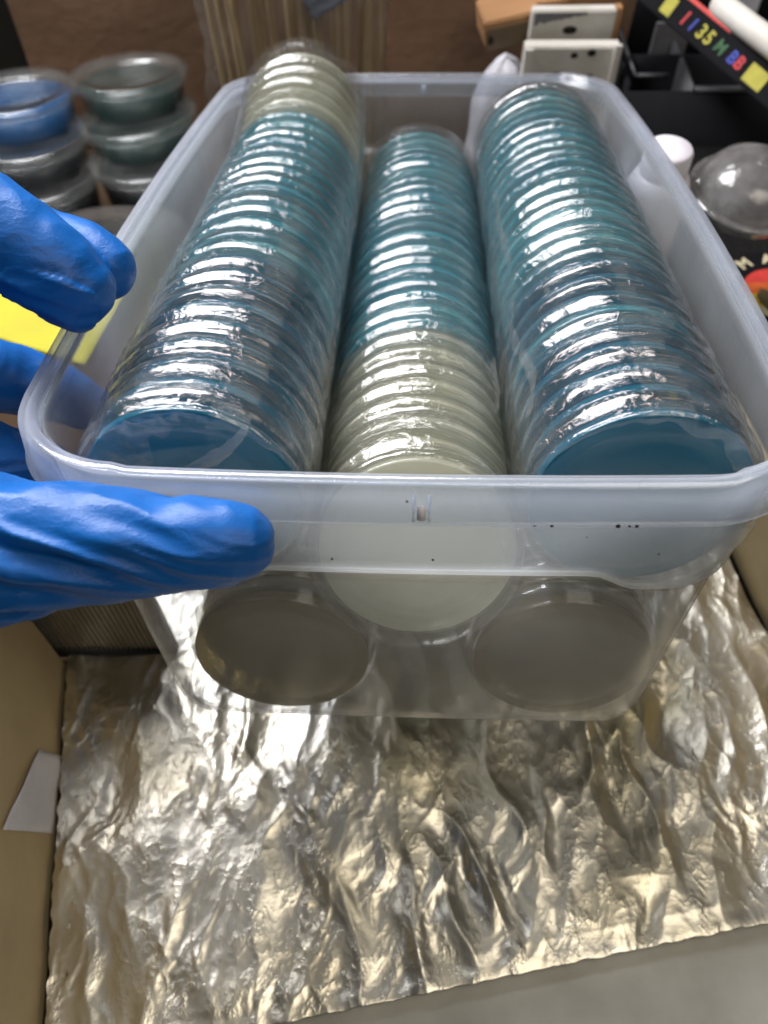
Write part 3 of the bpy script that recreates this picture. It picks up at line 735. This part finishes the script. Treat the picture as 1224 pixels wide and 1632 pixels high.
# white capped bottle
c = D(1060,262,560); 
b = empty('white_bottle', (c.x, c.y, 0)); tag(b, 'white round capped bottle just outside the tub\'s right wall', 'bottle')
V, F = lathe([(0,0),(20,0),(22,2),(22,c.z-16),(19,c.z-8),(16,c.z-6)], 40); mk('body', V, F, M['white'], b)
V, F = lathe([(16,c.z-8),(16.6,c.z-4),(16.4,c.z+10),(14.5,c.z+13),(0,c.z+13.4)], 40); mk('cap', V, F, M['white'], b)
# clear dome container
c = D(1200,285,560); dm = empty('dome_container', (c.x, c.y, c.z-24)); dm.rotation_euler = (.08,.05,0); tag(dm, 'clear domed plastic container by the right edge, in front of the black crate', 'container')
V, F = lathe([(37,14),(36.4,18),(34,26),(29,33),(20,38),(8,40),(0,40.3),(0,39.3),(8,39),(19.5,37),(28,32),(33,25),(35.4,17),(36,14)], 64); mk('dome', V, F, M['jar'], dm)
V, F = lathe([(0,0),(30,0),(34,3),(37,12),(42,13),(42.5,15),(37,15.5),(36,13),(33,4),(29,1.2),(0,1.2)], 64); mk('bowl', V, F, M['jar'], dm)
c2 = D(1128,318,575)
V = []; nu, nv = 24, 14
for i in range(nu):
    for j in range(nv):
        a = 2*math.pi*i/nu; f = math.pi*j/(nv-1); rr = 17*(1+.5*noise.noise((math.cos(a)*2, math.sin(a)*2, f*2)))
        V.append((rr*math.sin(f)*math.cos(a), rr*math.sin(f)*math.sin(a), rr*.8*math.cos(f)))
o = mk('film_wad', V, grid_faces(nu, nv, True), M['jar']); o.location = c2*MM; tag(o, 'small wad of crumpled clear film left of the domed container', 'film')
# support block with dark mat under them, and the round badge
V, F = box(215, 640, 290, 497, -5, 88, 2)
o = mk('dark_case', V, F, M['dark_mat'], None, False); tag(o, 'dark speckled case under the domed container and the round badge', 'case')
c = Zp(1247,470,89.5); bd = empty('round_badge', (c.x, c.y, 88.6)); tag(bd, 'round badge with cream letters round a red, orange and yellow disc', 'badge')
V, F = lathe([(0,0),(52,0),(52,1),(0,1)], 64); mk('backing', V, F, M['black'], bd, False)
R1 = 31
def to_mesh(o):
    bpy.context.view_layer.update(); me = bpy.data.meshes.new_from_object(o.evaluated_get(bpy.context.evaluated_depsgraph_get()))
    nme = o.name.split('.')[0]; q = bpy.data.objects.new(nme, me); COL.objects.link(q); q.parent = o.parent; q.location = o.location; q.rotation_euler = o.rotation_euler; bpy.data.objects.remove(o)
for nme, ya, yb_, mt in (('red_band', 14, R1, 'redp'), ('orange_band', 1, 14, 'orange'), ('yellow_band', -14, 1, 'gold'), ('cream_band', -R1, -14, 'cream')):
    pts = []
    nn = 20
    for k in range(nn+1):
        y = ya+(yb_-ya)*k/nn; xx = math.sqrt(max(0, R1*R1-y*y)); pts.append((xx, y))
    V = [(x, y, 1.5) for x, y in pts]+[(-x, y, 1.5) for x, y in pts]+[(x, y, 1.0) for x, y in pts]+[(-x, y, 1.0) for x, y in pts]
    F = [(k, k+1, nn+2+k, nn+1+k) for k in range(nn)]
    F = [(k, k+1, nn+1+k+1, nn+1+k) for k in range(nn)]; mk(nme, V, F, M['p_'+mt], bd, False)
V = []; 
for k in range(24):
    a = 2*math.pi*k/24; rr = 9*(1+.4*noise.noise((math.cos(a)*2, math.sin(a)*2, 0))); V.append((-14+rr*.8*math.cos(a), -5+rr*1.3*math.sin(a), 1.9))
mk('figure_patch', V+[(-14,-5,2.0)], [(k, (k+1)%24, 24) for k in range(24)], M['p_brown'], bd, False)
for ch, deg in (('N',146),('M',120),('A',91),('R',62),('I',42)):
    fc = bpy.data.curves.new('letter', 'FONT'); fc.body = ch; fc.size = 15*MM; fc.extrude = .2*MM; fc.align_x = 'CENTER'; fc.align_y = 'CENTER'; fc.offset = .0005
    fc.materials.append(M['p_cream']); o = bpy.data.objects.new('letter', fc); COL.objects.link(o); o.parent = bd
    a = math.radians(deg); o.location = (42*math.cos(a)*MM, 42*math.sin(a)*MM, 1.6*MM); o.rotation_euler = (0,0,a-math.pi/2)
for o in [q for q in COL.objects if q.type == 'FONT']: to_mesh(o)
